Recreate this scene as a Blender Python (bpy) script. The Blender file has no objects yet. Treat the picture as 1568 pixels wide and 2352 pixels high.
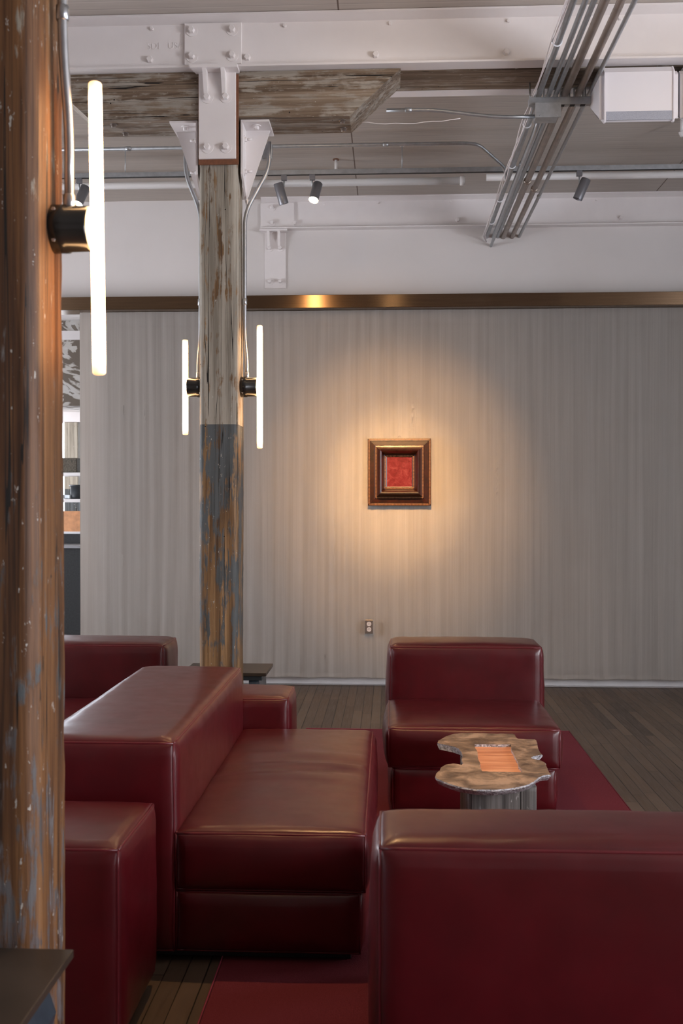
import bpy, bmesh, math, random
from math import sin, cos, pi, atan, sqrt, exp, radians
from mathutils import Vector, Matrix, noise

random.seed(7)
scene = bpy.context.scene
COL = scene.collection

# ------------------------------------------------------------------ camera
F_PX = 2350.0
cam_d = bpy.data.cameras.new('camera'); cam = bpy.data.objects.new('camera', cam_d); COL.objects.link(cam)
cam_d.sensor_fit = 'VERTICAL'; cam_d.sensor_height = 36.0; cam_d.sensor_width = 24.0
cam_d.lens = F_PX / 2352 * 36
cam.location = (0, 0, 1.55)
cam.rotation_euler = (pi/2 - atan(26/F_PX), 0, atan(111/F_PX))
cam_d.clip_start = 0.05
cam_d.dof.use_dof = True; cam_d.dof.focus_distance = 5.8; cam_d.dof.aperture_fstop = 6.0
scene.camera = cam

# ------------------------------------------------------------------ view, world, lights
scene.view_settings.view_transform = 'Standard'; scene.view_settings.look = 'None'
scene.view_settings.gamma = 1.0; scene.view_settings.use_curve_mapping = False
scene.view_settings.exposure = 0.85
w = bpy.data.worlds.new('world'); scene.world = w; w.use_nodes = True
w.node_tree.nodes['Background'].inputs[0].default_value = (0.80, 0.88, 1.0, 1)
w.node_tree.nodes['Background'].inputs[1].default_value = 5.0

def area(name, loc, rot, sx, sy, power, col):
    l = bpy.data.lights.new(name, 'AREA'); l.shape = 'RECTANGLE'; l.size = sx; l.size_y = sy
    l.energy = power; l.color = col
    o = bpy.data.objects.new(name, l); COL.objects.link(o); o.location = loc; o.rotation_euler = rot
    return o
DAY = (0.97, 0.95, 1.0)
WIN_R = [(-1.5, 1.3), (1.7, 1.1), (4.9, 1.0)]           # centre Y, width of the windows in the right wall
for i, (yc, ww) in enumerate(WIN_R):
    area('daylight_right', (5.28, yc, 1.95), (0, pi/2, 0), 2.3, ww, (85, 160, 4)[i], DAY)
WIN_L = [(-1.0, 1.5), (5.9, 1.9)]
for i, (yc, ww) in enumerate(WIN_L):
    area('daylight_left', (-6.08, yc, 1.95), (0, -pi/2, 0), 2.3, ww, (20, 95)[i], DAY)
area('daylight_far', (-6.9, 12.0, 2.0), (0, -pi/2, 0), 2.2, 3.0, 150, DAY)
area('fill_behind', (1.0, -3.9, 2.0), (pi/2, 0, 0), 4.0, 2.0, 2, DAY)  # weak fill added behind the camera; the front wall has no window

# ------------------------------------------------------------------ node helpers
class NT:
    def __init__(s, name):
        s.m = bpy.data.materials.new(name); s.m.use_nodes = True
        s.t = s.m.node_tree; s.b = s.t.nodes['Principled BSDF']
    def n(s, typ, **k):
        x = s.t.nodes.new(typ)
        for a, v in k.items(): setattr(x, a, v)
        return x
    def l(s, a, b): s.t.links.new(a, b)
    def obj(s, scale=(1, 1, 1), loc=(0, 0, 0)):
        tc = s.n('ShaderNodeTexCoord'); mp = s.n('ShaderNodeMapping')
        mp.inputs['Scale'].default_value = scale; mp.inputs['Location'].default_value = loc
        s.l(tc.outputs['Object'], mp.inputs['Vector']); return mp.outputs[0]
    def noise(s, vec, scale, detail=4, rough=.55, dist=0):
        x = s.n('ShaderNodeTexNoise'); x.inputs['Scale'].default_value = scale
        x.inputs['Detail'].default_value = detail; x.inputs['Roughness'].default_value = rough
        x.inputs['Distortion'].default_value = dist
        s.l(vec, x.inputs['Vector']); return x.outputs['Fac']
    def ramp(s, fac, stops, interp='LINEAR'):
        x = s.n('ShaderNodeValToRGB'); x.color_ramp.interpolation = interp
        e = x.color_ramp.elements
        while len(e) < len(stops): e.new(0.5)
        for i, (p, c) in enumerate(stops):
            e[i].position = p
            e[i].color = (c, c, c, 1) if isinstance(c, (int, float)) else (*c, 1)
        s.l(fac, x.inputs['Fac']); return x.outputs['Color']
    def mix(s, fac, a, b, mode='MIX'):
        x = s.n('ShaderNodeMix'); x.data_type = 'RGBA'; x.blend_type = mode
        for sock, v in ((x.inputs[0], fac), (x.inputs[6], a), (x.inputs[7], b)):
            if isinstance(v, (int, float)): sock.default_value = v
            elif isinstance(v, tuple): sock.default_value = (*v, 1)
            else: s.l(v, sock)
        return x.outputs[2]
    def math(s, op, a, b=0.0, c=0.0, clamp=False):
        x = s.n('ShaderNodeMath'); x.operation = op; x.use_clamp = clamp
        for i, v in enumerate((a, b, c)):
            if isinstance(v, (int, float)): x.inputs[i].default_value = v
            else: s.l(v, x.inputs[i])
        return x.outputs[0]
    def sep(s, vec):
        x = s.n('ShaderNodeSeparateXYZ'); s.l(vec, x.inputs[0]); return x.outputs
    def bump(s, h, strength=.3, dist=.01):
        x = s.n('ShaderNodeBump'); x.inputs['Strength'].default_value = strength
        x.inputs['Distance'].default_value = dist
        s.l(h, x.inputs['Height']); s.l(x.outputs[0], s.b.inputs['Normal'])
    def set(s, **k):
        for a, v in k.items():
            a = a.replace('_', ' ')
            if isinstance(v, tuple) and len(v) == 3: v = (*v, 1)
            if isinstance(v, (int, float, tuple)): s.b.inputs[a].default_value = v
            else: s.l(v, s.b.inputs[a])
        return s

def simple(name, col, rough=.5, metal=0.0, nz=0.0, nscale=30, bump=0.0, **k):
    t = NT(name)
    v = t.obj()
    if nz:
        f = t.noise(v, nscale)
        c0 = tuple(c*(1-nz) for c in col); c1 = tuple(min(1, c*(1+nz)) for c in col)
        t.set(Base_Color=t.ramp(f, [(.3, c0), (.7, c1)]))
    else: t.set(Base_Color=col)
    t.set(Roughness=rough, Metallic=metal)
    if bump: t.bump(t.noise(v, nscale*3), bump, .004)
    t.set(**k)
    return t.m

M = {}
M['white_wall'] = simple('white_wall', (.65, .62, .605), .6, nz=.02, nscale=3, bump=.03)
M['warm_brick'] = simple('warm_brick', (.34, .24, .175), .8, nz=.2, nscale=6)
M['dark_brick'] = simple('dark_brick', (.10, .06, .045), .8, nz=.3, nscale=6)
M['white_steel'] = simple('white_steel', (.76, .725, .72), .45, nz=.02, nscale=8, bump=.06)
M['baseboard'] = simple('white_baseboard', (.72, .71, .72), .5, nz=.02)
M['galv'] = simple('galvanised_steel', (.42, .44, .46), .40, .75, nz=.12, nscale=25)
M['galv_shiny'] = simple('bright_conduit', (.5, .52, .55), .28, .9, nz=.1, nscale=20)
M['copper_pipe'] = simple('tarnished_conduit', (.36, .30, .26), .38, .8, nz=.2, nscale=12)
M['white_pipe'] = simple('white_pipe', (.78, .78, .78), .4)
M['rust'] = simple('rust_primer', (.17, .065, .03), .6, nz=.2, nscale=60)
M['black_bake'] = simple('black_bakelite', (.012, .011, .010), .22, nz=.1)
M['black_metal'] = simple('black_metal', (.02, .024, .026), .45, nz=.1)
M['plinth'] = simple('plinth_black', (.022, .026, .03), .55, nz=.1)
M['head'] = simple('spot_head_grey', (.22, .22, .24), .38, .6)
M['speaker'] = simple('white_plastic', (.75, .74, .78), .45)
M['grille'] = simple('grey_grille', (.34, .36, .42), .6, nz=.25, nscale=400)
M['steel_plate'] = simple('steel_plate', (.30, .26, .235), .38, .85, nz=.1, nscale=50)
M['outlet_face'] = simple('outlet_face', (.60, .55, .54), .4)
M['slot'] = simple('slot_black', (.02, .02, .02), .6)
M['table_top'] = simple('dark_steel_top', (.050, .036, .026), .38, .35, nz=.25, nscale=5)
M['table_leg'] = simple('folded_dark_steel', (.075, .095, .12), .33, .7, nz=.3, nscale=12)
M['cable'] = simple('white_cable', (.72, .68, .68), .45)
M['counter'] = simple('dark_counter_cloth', (.035, .038, .04), .7, nz=.2, nscale=60)
M['maroon'] = simple('maroon_blind', (.16, .05, .06), .7)
M['crate'] = simple('woven_crate', (.09, .075, .055), .8, nz=.5, nscale=60, bump=.4)
M['dark_pot'] = simple('dark_pot', (.03, .035, .04), .35)
M['paper'] = simple('white_paper', (.8, .82, .86), .5)
M['orange_wood'] = simple('orange_board', (.65, .30, .13), .5, nz=.2, nscale=12)
M['grey_metal_flat'] = simple('grey_counter_steel', (.33, .34, .36), .4, .4)

def emis(name, col, st):
    t = NT(name); t.set(Base_Color=(.9, .8, .7), Emission_Color=col, Emission_Strength=st); return t.m
# frosted glowing tube: bright body, dimmer toward the two caps
def tube_mat(name, st):
    t = NT(name); z = t.sep(t.obj())[2]
    a = t.math('ABSOLUTE', z)
    f = t.ramp(a, [(0.0, 1.0), (.88, 1.0), (.94, .16), (1.0, .055)])
    t.set(Base_Color=(.9, .85, .75), Roughness=.4, Emission_Color=(1.0, .56, .25), Emission_Strength=t.math('MULTIPLY', f, st))
    return t.m
M['tube'] = tube_mat('lit_frosted_tube', 13.0)
M['lamp_face'] = emis('lit_lens', (1.0, .72, .42), 90)
M['lamp_dark'] = simple('unlit_lens', (.03, .03, .035), .3)
M['far_tube'] = emis('lit_far_tube', (1.0, .62, .25), 1.6)

# leather
def leather(name, base=(.072, .0026, .0050)):
    t = NT(name); v = t.obj()
    f = t.noise(v, 9, 3); g = t.noise(v, 320, 2, .6); h = t.noise(v, 14, 2)
    c = t.ramp(f, [(.3, tuple(x*.86 for x in base)), (.7, tuple(x*1.12 for x in base))])
    t.set(Base_Color=c, Roughness=t.ramp(h, [(.3, .31), (.7, .36)]), Specular_IOR_Level=.5)
    t.set(Coat_Weight=.16, Coat_Roughness=.2)
    hh = t.math('ADD', t.math('MULTIPLY', g, .3), t.math('MULTIPLY', h, .8))
    t.bump(hh, .08, .004)
    return t.m
M['leather'] = leather('red_leather')
M['piping'] = simple('red_piping', (.11, .010, .015), .32, nz=.1)

# rug
t = NT('red_rug'); v = t.obj()
f = t.noise(v, 260, 3, .7); g = t.noise(v, 3, 3)
t.set(Base_Color=t.mix(t.ramp(g, [(.3, 0.0), (.7, 1.0)]), t.ramp(f, [(.3, (.12, .018, .026)), (.7, (.23, .042, .055))]), (.165, .028, .038)),
      Roughness=.95, Specular_IOR_Level=.15)
t.bump(f, .6, .006); M['rug'] = t.m
M['rug_edge'] = simple('rug_binding', (.24, .025, .05), .8, nz=.1)

# plank floor: strips run away from the camera (along Y)
t = NT('plank_floor'); v = t.obj()
X, Y, Z = t.sep(v)
W = .067
col = t.math('FLOOR', t.math('DIVIDE', X, W))
fx = t.math('FRACT', t.math('DIVIDE', X, W))
wn = t.n('ShaderNodeTexWhiteNoise'); wn.noise_dimensions = '1D'; t.l(col, wn.inputs['W'])
yo = t.math('ADD', t.math('DIVIDE', Y, 1.1), t.math('MULTIPLY', wn.outputs['Value'], 7.3))
row = t.math('FLOOR', yo); fy = t.math('FRACT', yo)
cb = t.n('ShaderNodeCombineXYZ'); t.l(col, cb.inputs[0]); t.l(row, cb.inputs[1])
wn2 = t.n('ShaderNodeTexWhiteNoise'); wn2.noise_dimensions = '2D'; t.l(cb.outputs[0], wn2.inputs['Vector'])
gapn = t.noise(t.obj((3, .6, 1)), 3, 2)
gw = t.math('MULTIPLY', gapn, .11)
gap = t.math('MAXIMUM', t.math('LESS_THAN', fx, gw), t.math('LESS_THAN', fy, .0035))
gr = t.noise(t.obj((40, 2.2, 1)), 2, 5, .65)
base = t.ramp(wn2.outputs['Value'], [(0, (.105, .070, .047)), (.5, (.14, .096, .066)), (.85, (.17, .12, .084)), (1, (.055, .039, .030))])
c = t.mix(t.ramp(gr, [(.35, .55), (.65, 0.0)]), base, (.075, .052, .035))
blot = t.noise(v, 1.6, 4); c = t.mix(t.ramp(blot, [(.45, 0.0), (.75, .5)]), c, (.065, .050, .040))
c = t.mix(gap, c, (.006, .005, .004))
t.set(Base_Color=c, Roughness=t.ramp(gr, [(.3, .38), (.7, .54)]), Specular_IOR_Level=.45)
t.bump(t.math('SUBTRACT', t.math('MULTIPLY', gr, .3), gap), .25, .004)
M['floor'] = t.m

# boarded ceiling (boards run along X), sheet seams along Y
t = NT('boarded_ceiling'); v = t.obj(); X, Y, Z = t.sep(v)
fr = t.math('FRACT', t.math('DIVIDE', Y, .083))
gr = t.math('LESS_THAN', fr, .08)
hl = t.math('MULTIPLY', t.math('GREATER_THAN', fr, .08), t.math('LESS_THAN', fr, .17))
sx = t.math('LESS_THAN', t.math('FRACT', t.math('DIVIDE', t.math('ADD', X, .27), 2.44)), .0035)
nz_ = t.noise(t.obj((1.5, 12, 1)), 3, 4)
c = t.ramp(nz_, [(.3, (.42, .375, .335)), (.7, (.47, .42, .375))])
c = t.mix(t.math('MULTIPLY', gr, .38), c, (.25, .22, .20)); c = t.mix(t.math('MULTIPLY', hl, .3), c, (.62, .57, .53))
c = t.mix(sx, c, (.12, .08, .06))
t.set(Base_Color=c, Roughness=.6); t.bump(gr, .25, .004); M['ceiling'] = t.m

# curtain cloth
t = NT('grey_curtain_cloth'); v = t.obj(); X, Y, Z = t.sep(v)
s1 = t.noise(t.obj((24, 1, .3)), 1, 5, .7); s2 = t.noise(t.obj((90, 1, .6)), 1, 3, .7); s3 = t.noise(t.obj((5, 1, .6)), 1, 3)
k = t.math('ADD', t.math('ADD', t.math('MULTIPLY', s1, .5), t.math('MULTIPLY', s2, .3)), t.math('MULTIPLY', s3, .2))
c = t.ramp(k, [(.32, (.47, .43, .395)), (.5, (.56, .52, .48)), (.68, (.64, .60, .565))])
zig = t.math('ABSOLUTE', t.math('SUBTRACT', t.math('FRACT', t.math('DIVIDE', X, .11)), .5))
tw = t.math('FRACT', t.math('ADD', t.math('DIVIDE', Z, .0085), t.math('MULTIPLY', zig, 16)))
c = t.mix(t.math('MULTIPLY', t.math('LESS_THAN', tw, .5), .14), c, (.12, .11, .10))
t.set(Base_Color=c, Roughness=.9, Specular_IOR_Level=.1, Sheen_Weight=.1)
t.bump(s2, .25, .004); M['curtain'] = t.m

# brushed bronze header
t = NT('brushed_bronze'); v = t.obj()
s1 = t.noise(t.obj((2, 1, 260)), 1, 3)
t.set(Base_Color=t.ramp(s1, [(.3, (.20, .135, .085)), (.7, (.27, .185, .12))]), Metallic=1.0, Roughness=.22, Anisotropic=.9, Anisotropic_Rotation=.25)
tg = t.n('ShaderNodeCombineXYZ'); tg.inputs[0].default_value = 1.0
t.l(tg.outputs[0], t.b.inputs['Tangent']); M['bronze'] = t.m

# weathered painted timber: axis = grain direction; zones = [(z, paint colour, coverage)]
def timber(name, axis, wood, zones=None, const=None, pn_scale=1.0, gloss=.55, blocky=True, sharp=.035, seed=0):
    t = NT(name)
    def vec(a, b):   # fast across grain, slow along
        s = [a, a, a]; s['XYZ'.index(axis)] = b
        return t.obj(tuple(s), (seed*1.7, seed*.9, seed*2.3))
    g1 = t.noise(vec(60, 1.3), 1, 6, .7, .3); g2 = t.noise(vec(11, .55), 1, 4, .6, .8)
    k = t.math('ADD', t.math('MULTIPLY', g1, .5), t.math('MULTIPLY', g2, .5))
    c = t.ramp(k, [(.37, wood[0]), (.47, wood[1]), (.54, wood[2]), (.64, wood[3])])
    # paint
    p1 = t.noise(vec(16*pn_scale, 1.5*pn_scale), 1, 6, .68, .4)
    p2 = t.noise(vec(7*pn_scale, 4*pn_scale), 1, 5, .6)
    p3 = t.noise(vec(70, 5), 1, 3, .6)
    p = t.math('ADD', t.math('ADD', t.math('MULTIPLY', p1, .42), t.math('MULTIPLY', p2, .36)), t.math('MULTIPLY', p3, .22))
    z = t.sep(t.obj())[2]
    if zones:
        zn = t.math('DIVIDE', z, 4.2)
        pc = t.ramp(zn, [(a/4.2, b) for a, b, _ in zones], 'CONSTANT')
        cov = t.ramp(zn, [(a/4.2, d) for a, _, d in zones])
    else:
        pc, cov = None, None
    tone = t.noise(vec(30, 1), 1, 5, .7)
    if zones:
        pcol = t.mix(t.ramp(tone, [(.38, .7), (.56, 0.0)]), pc, t.mix(1.0, pc, (.35, .33, .30), 'MULTIPLY'))
        thr = t.math('SUBTRACT', 1.0, cov)
    else:
        pcol = t.mix(t.ramp(tone, [(.38, .5), (.6, 0.0)]), const[0], tuple(x*.4 for x in const[0]))
        thr = 1.0 - const[1]
    d = t.math('SUBTRACT', p, thr)
    mask = t.math('ADD', t.math('DIVIDE', d, sharp), .5, clamp=True)
    c = t.mix(mask, c, pcol)
    # small pale chips of older paint
    fl = t.noise(vec(55, 22), 1, 4, .75)
    c = t.mix(t.math('DIVIDE', t.math('SUBTRACT', fl, .655), .02, clamp=True), c, (.42, .40, .36))
    # cracks and nail holes
    cr = t.noise(vec(26, .35), 1, 2, .5, .2)
    crack = t.math('LESS_THAN', t.math('ABSOLUTE', t.math('SUBTRACT', cr, .5)), .006)
    vr = t.n('ShaderNodeTexVoronoi'); vr.inputs['Scale'].default_value = 11; t.l(t.obj(), vr.inputs['Vector'])
    hole = t.math('LESS_THAN', vr.outputs['Distance'], .045)
    c = t.mix(t.math('MAXIMUM', crack, hole), c, (.012, .008, .006))
    t.set(Base_Color=c, Roughness=t.ramp(mask, [(0, gloss), (1, gloss+.1)]), Specular_IOR_Level=.35)
    hh = t.math('SUBTRACT', t.math('ADD', t.math('MULTIPLY', g1, .8), t.math('MULTIPLY', mask, .5)), t.math('MULTIPLY', crack, 1.5))
    t.bump(hh, .5, .004)
    return t.m
ORANGE = [(.045, .024, .012), (.14, .078, .034), (.24, .14, .062), (.34, .21, .105)]
BROWN = [(.030, .013, .006), (.10, .043, .016), (.16, .073, .027), (.24, .12, .050)]
WEATH = [(.055, .036, .024), (.15, .105, .07), (.21, .155, .11), (.30, .24, .18)]
BLUE = (.088, .098, .102)
PALE = (.36, .325, .27)
M['post_mid'] = timber('peeling_post', 'Z', ORANGE, sharp=.04, zones=[(0, BLUE, .42), (.60, BLUE, .44), (.80, BLUE, .49), (1.02, BLUE, .50), (1.30, BLUE, .50), (1.50, BLUE, .515), (1.70, BLUE, .54), (1.945, PALE, .54)], pn_scale=1.7, seed=1)
M['post_near'] = timber('brown_worn_post', 'Z', BROWN, zones=[(0, (.12, .10, .098), .50), (.62, (.12, .11, .11), .47), (1.05, BLUE, .455), (1.75, (.17, .16, .15), .40), (2.0, (.34, .30, .24), .405)], pn_scale=2.6, sharp=.05, seed=4)
M['corbel'] = timber('weathered_corbel', 'X', WEATH, const=((.37, .33, .28), .485), pn_scale=2.2, seed=2, sharp=.07)
M['beam_wood'] = timber('weathered_beam', 'X', WEATH, const=((.36, .31, .26), .44), pn_scale=2.0, seed=6, sharp=.06)
M['block_wood'] = timber('grey_weathered_block', 'Z', [(.05, .045, .04), (.12, .11, .10), (.18, .165, .15), (.27, .26, .245)], const=((.24, .25, .26), .42), seed=3)
M['pier_wood'] = timber('pale_pier_wood', 'Z', ORANGE, zones=[(0, BLUE, .52), (1.7, (.40, .36, .29), .62)], seed=8)

# wood inlay and cast slab
t = NT('copper_tone_wood'); v = t.obj(); g = t.noise(t.obj((1.2, 16, 1)), 2.2, 5, .65, .5)
t.set(Base_Color=t.ramp(g, [(.32, (.30, .105, .05)), (.5, (.52, .23, .12)), (.68, (.66, .36, .21))]), Roughness=.42)
t.bump(g, .3, .003); M['inlay'] = t.m
t = NT('cast_metal_slab'); v = t.obj(); g = t.noise(v, 9, 6, .65, .6); h = t.noise(v, 60, 3)
t.set(Base_Color=t.ramp(g, [(.38, (.12, .085, .062)), (.5, (.27, .20, .145)), (.62, (.48, .36, .27))]), Metallic=.45, Roughness=t.ramp(g, [(.3, .34), (.7, .48)]))
t.bump(t.math('ADD', t.math('MULTIPLY', h, .3), g), .35, .006); M['slab'] = t.m
t = NT('broken_metal_edge'); v = t.obj(); h = t.noise(v, 90, 4, .7)
t.set(Base_Color=t.ramp(h, [(.35, (.18, .17, .17)), (.6, (.60, .60, .63))]), Metallic=.7, Roughness=.32)
t.bump(h, .9, .01); M['slab_edge'] = t.m

# picture
t = NT('mahogany_moulding'); v = t.obj(); g = t.noise(t.obj((30, 30, 30)), 1, 4)
t.set(Base_Color=t.ramp(g, [(.3, (.010, .0025, .0015)), (.7, (.034, .007, .003))]), Roughness=.28, Specular_IOR_Level=.35, Coat_Weight=.12, Coat_Roughness=.15)
M['mahogany'] = t.m
t = NT('gilt_ripple'); v = t.obj()
t.set(Base_Color=(.15, .06, .02), Roughness=.4); M['ripple'] = t.m
t = NT('red_painted_panel'); v = t.obj(); g = t.noise(t.obj((9, 1, 9)), 1.6, 6, .7, 1.5); h = t.noise(t.obj((40, 1, 8)), 1, 4)
c = t.ramp(g, [(.35, (.085, .003, .006)), (.5, (.12, .007, .012)), (.62, (.16, .022, .028)), (.75, (.25, .085, .08))])
t.set(Base_Color=t.mix(t.ramp(h, [(.55, 0.0), (.75, .35)]), c, (.20, .045, .055)), Roughness=.5, Specular_IOR_Level=.15); M['red_panel'] = t.m

# far room: flaking concrete
t = NT('flaking_plaster'); v = t.obj(); g = t.noise(t.obj((1.2, 1, 2.6)), 1.6, 4, .55, 1.6)
t.set(Base_Color=t.ramp(g, [(.47, (.15, .12, .095)), (.50, (.50, .47, .43)), (.60, (.56, .54, .52)), (.62, (.20, .17, .14))]), Roughness=.8); M['flake'] = t.m

# ------------------------------------------------------------------ mesh helpers
def quad_box(bm, x0, x1, y0, y1, z0, z1, bev=0.0, seg=2):
    vs = [bm.verts.new(p) for p in ((x0, y0, z0), (x1, y0, z0), (x1, y1, z0), (x0, y1, z0), (x0, y0, z1), (x1, y0, z1), (x1, y1, z1), (x0, y1, z1))]
    fs = [bm.faces.new([vs[i] for i in q]) for q in ((3, 2, 1, 0), (4, 5, 6, 7), (0, 1, 5, 4), (1, 2, 6, 5), (2, 3, 7, 6), (3, 0, 4, 7))]
    if bev:
        es = list({e for f in fs for e in f.edges})
        bmesh.ops.bevel(bm, geom=es, offset=bev, segments=seg, affect='EDGES', profile=.5)
    return vs

def box(x0, x1, y0, y1, z0, z1, bev=0.0, seg=2):
    bm = bmesh.new(); quad_box(bm, x0, x1, y0, y1, z0, z1, bev, seg); return bm

def tube(bm, pts, r, seg=12, cap=True):
    pts = [Vector(p) for p in pts]
    n = len(pts); rings = []
    t0 = (pts[1]-pts[0]).normalized()
    up = Vector((0, 0, 1)) if abs(t0.z) < .9 else Vector((0, 1, 0))
    nrm = t0.cross(up).normalized()
    for i, p in enumerate(pts):
        if i == 0: t = t0
        elif i == n-1: t = (pts[i]-pts[i-1]).normalized()
        else: t = ((pts[i+1]-p).normalized() + (p-pts[i-1]).normalized()).normalized()
        nrm = (nrm - t*nrm.dot(t)).normalized(); b = t.cross(nrm)
        rr = r[i] if isinstance(r, (list, tuple)) else r
        rings.append([bm.verts.new(p + (nrm*cos(2*pi*k/seg) + b*sin(2*pi*k/seg))*rr) for k in range(seg)])
    for a, c in zip(rings, rings[1:]):
        for k in range(seg):
            f = bm.faces.new((a[k], a[(k+1) % seg], c[(k+1) % seg], c[k])); f.smooth = True
    if cap:
        bm.faces.new(rings[0][::-1]); bm.faces.new(rings[-1])
    return rings

def curve_pts(pts, rad=.06, n=6):
    """round the corners of a polyline"""
    P = [Vector(p) for p in pts]; out = [P[0]]
    for i in range(1, len(P)-1):
        a, b, c = P[i-1], P[i], P[i+1]
        d1 = (a-b); d2 = (c-b); r = min(rad, d1.length*.45, d2.length*.45)
        s = b + d1.normalized()*r; e = b + d2.normalized()*r
        for k in range(n+1):
            u = k/n; out.append(s*(1-u)**2 + b*2*u*(1-u) + e*u*u)
    out.append(P[-1]); return out

def prism(bm, poly, axis, a0, a1):
    """extrude polygon (list of 2-tuples) along axis"""
    def p3(p, a):
        if axis == 'Y': return (p[0], a, p[1])
        if axis == 'X': return (a, p[0], p[1])
        return (p[0], p[1], a)
    A = [bm.verts.new(p3(p, a0)) for p in poly]; B = [bm.verts.new(p3(p, a1)) for p in poly]
    bm.faces.new(A); bm.faces.new(B[::-1]); n = len(poly)
    for i in range(n): bm.faces.new((A[i], B[i], B[(i+1) % n], A[(i+1) % n]))
    bmesh.ops.recalc_face_normals(bm, faces=bm.faces[:])

def link(name, bm, m, parent=None, smooth=False, off=None):
    me = bpy.data.meshes.new(name)
    if off is None: off = Vector((0, 0, 0))
    r = parent
    if r is not None:
        o_ = Vector((0, 0, 0)); q = r
        while q is not None: o_ += q.location; q = q.parent
        off = o_
    bmesh.ops.translate(bm, verts=bm.verts[:], vec=-off)
    if smooth:
        for f in bm.faces: f.smooth = True
    bm.to_mesh(me); bm.free()
    me.materials.append(M[m] if isinstance(m, str) else m)
    o = bpy.data.objects.new(name, me); COL.objects.link(o)
    if parent is not None: o.parent = parent
    return o

def tag(o, label=None, cat=None, group=None, kind=None):
    if label: o['label'] = label
    if cat: o['category'] = cat
    if group: o['group'] = group
    if kind: o['kind'] = kind
    return o

def thing(name, label, cat, loc, group=None):
    o = bpy.data.objects.new(name, None); COL.objects.link(o); o.location = loc
    o.empty_display_size = .1
    return tag(o, label, cat, group)

def single(name, bm, m, label, cat, loc=(0, 0, 0), group=None, smooth=False):
    """a thing that is one mesh, origin at loc"""
    o = link(name, bm, m, None, smooth, Vector(loc)); o.location = loc
    return tag(o, label, cat, group)

def struct(name, bm, m):
    o = link(name, bm, m); o['kind'] = 'structure'; return o

def bolt_bm(x, y, z, d=(0, -1, 0), r=.017, h=.028, washer=True, wr=.031):
    """hex bolt head with washer, sitting at point, sticking out along d"""
    bm = bmesh.new(); p = Vector((x, y, z)); d = Vector(d)
    if washer: tube(bm, [p - d*.002, p + d*.004], wr, 20)
    tube(bm, [p, p + d*h*.8, p + d*h], [r, r, r*.82], 6)
    for f in bm.faces: f.smooth = False
    return bm

# ------------------------------------------------------------------ SETTING
CZ = 4.08          # ceiling
WY = 8.58          # back wall face
XR, XL = 5.2, -6.0
bm = box(-8.2, XR, -4.0, 17.0, -.1, 0); fl = struct('floor', bm, 'floor')
bm = box(-8.2, XR+.2, -4.2, 17.0, CZ, CZ+.12); struct('ceiling', bm, 'ceiling')
bm = bmesh.new()
quad_box(bm, -2.60, XR+.2, WY, WY+.16, 0, 3.13)
quad_box(bm, XL-.2, XR+.2, WY, WY+.16, 3.13, CZ)
struct('wall_back', bm, 'white_wall')

def wall_with_holes(name, xa, xb, y0, y1, holes, z1=CZ, m='white_wall'):
    bm = bmesh.new(); hs = sorted(holes); y = y0
    for c, ww, za, zb in hs:
        quad_box(bm, xa, xb, y, c-ww/2, 0, z1)
        quad_box(bm, xa, xb, c-ww/2, c+ww/2, 0, za); quad_box(bm, xa, xb, c-ww/2, c+ww/2, zb, z1)
        y = c+ww/2
    quad_box(bm, xa, xb, y, y1, 0, z1)
    return struct(name, bm, m)
wall_with_holes('wall_right', XR, XR+.2, -4.0, WY, [(c, ww, .8, 3.1) for c, ww in WIN_R])
wall_with_holes('wall_left', XL-.2, XL, -4.0, WY+.16, [(c, ww, .8, 3.1) for c, ww in WIN_L], m='warm_brick')
wn_i = 1
for xa, xb, lst in ((XR+.02, XR+.07, WIN_R), (XL-.07, XL-.02, WIN_L)):
    for c, ww in lst:
        bm = bmesh.new(); y0, y1 = c-ww/2, c+ww/2
        for ya, yb, za, zb in ((y0, y0+.06, .8, 3.1), (y1-.06, y1, .8, 3.1), (y0+.06, y1-.06, .8, .86), (y0+.06, y1-.06, 3.04, 3.1), (y0+.06, y1-.06, 1.93, 1.97), (c-.02, c+.02, .86, 3.04)):
            quad_box(bm, xa, xb, ya, yb, za, zb)
        struct('window_%d' % wn_i, bm, 'black_metal'); wn_i += 1
struct('wall_front', box(XL-.2, XR+.2, -4.2, -4.0, 0, CZ), 'dark_brick')
struct('baseboard_back', box(-2.60, XR, WY-.025, WY, 0.012, .17, .004), 'baseboard')

# bronze header over the curtain
bm = box(-5.9, XR, 8.36, 8.56, 3.125, 3.232, .003)
single('bronze_curtain_header', bm, 'bronze', 'long brushed bronze strip over the top edge of the grey curtain', 'curtain header', (0, 8.46, 3.125))

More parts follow.
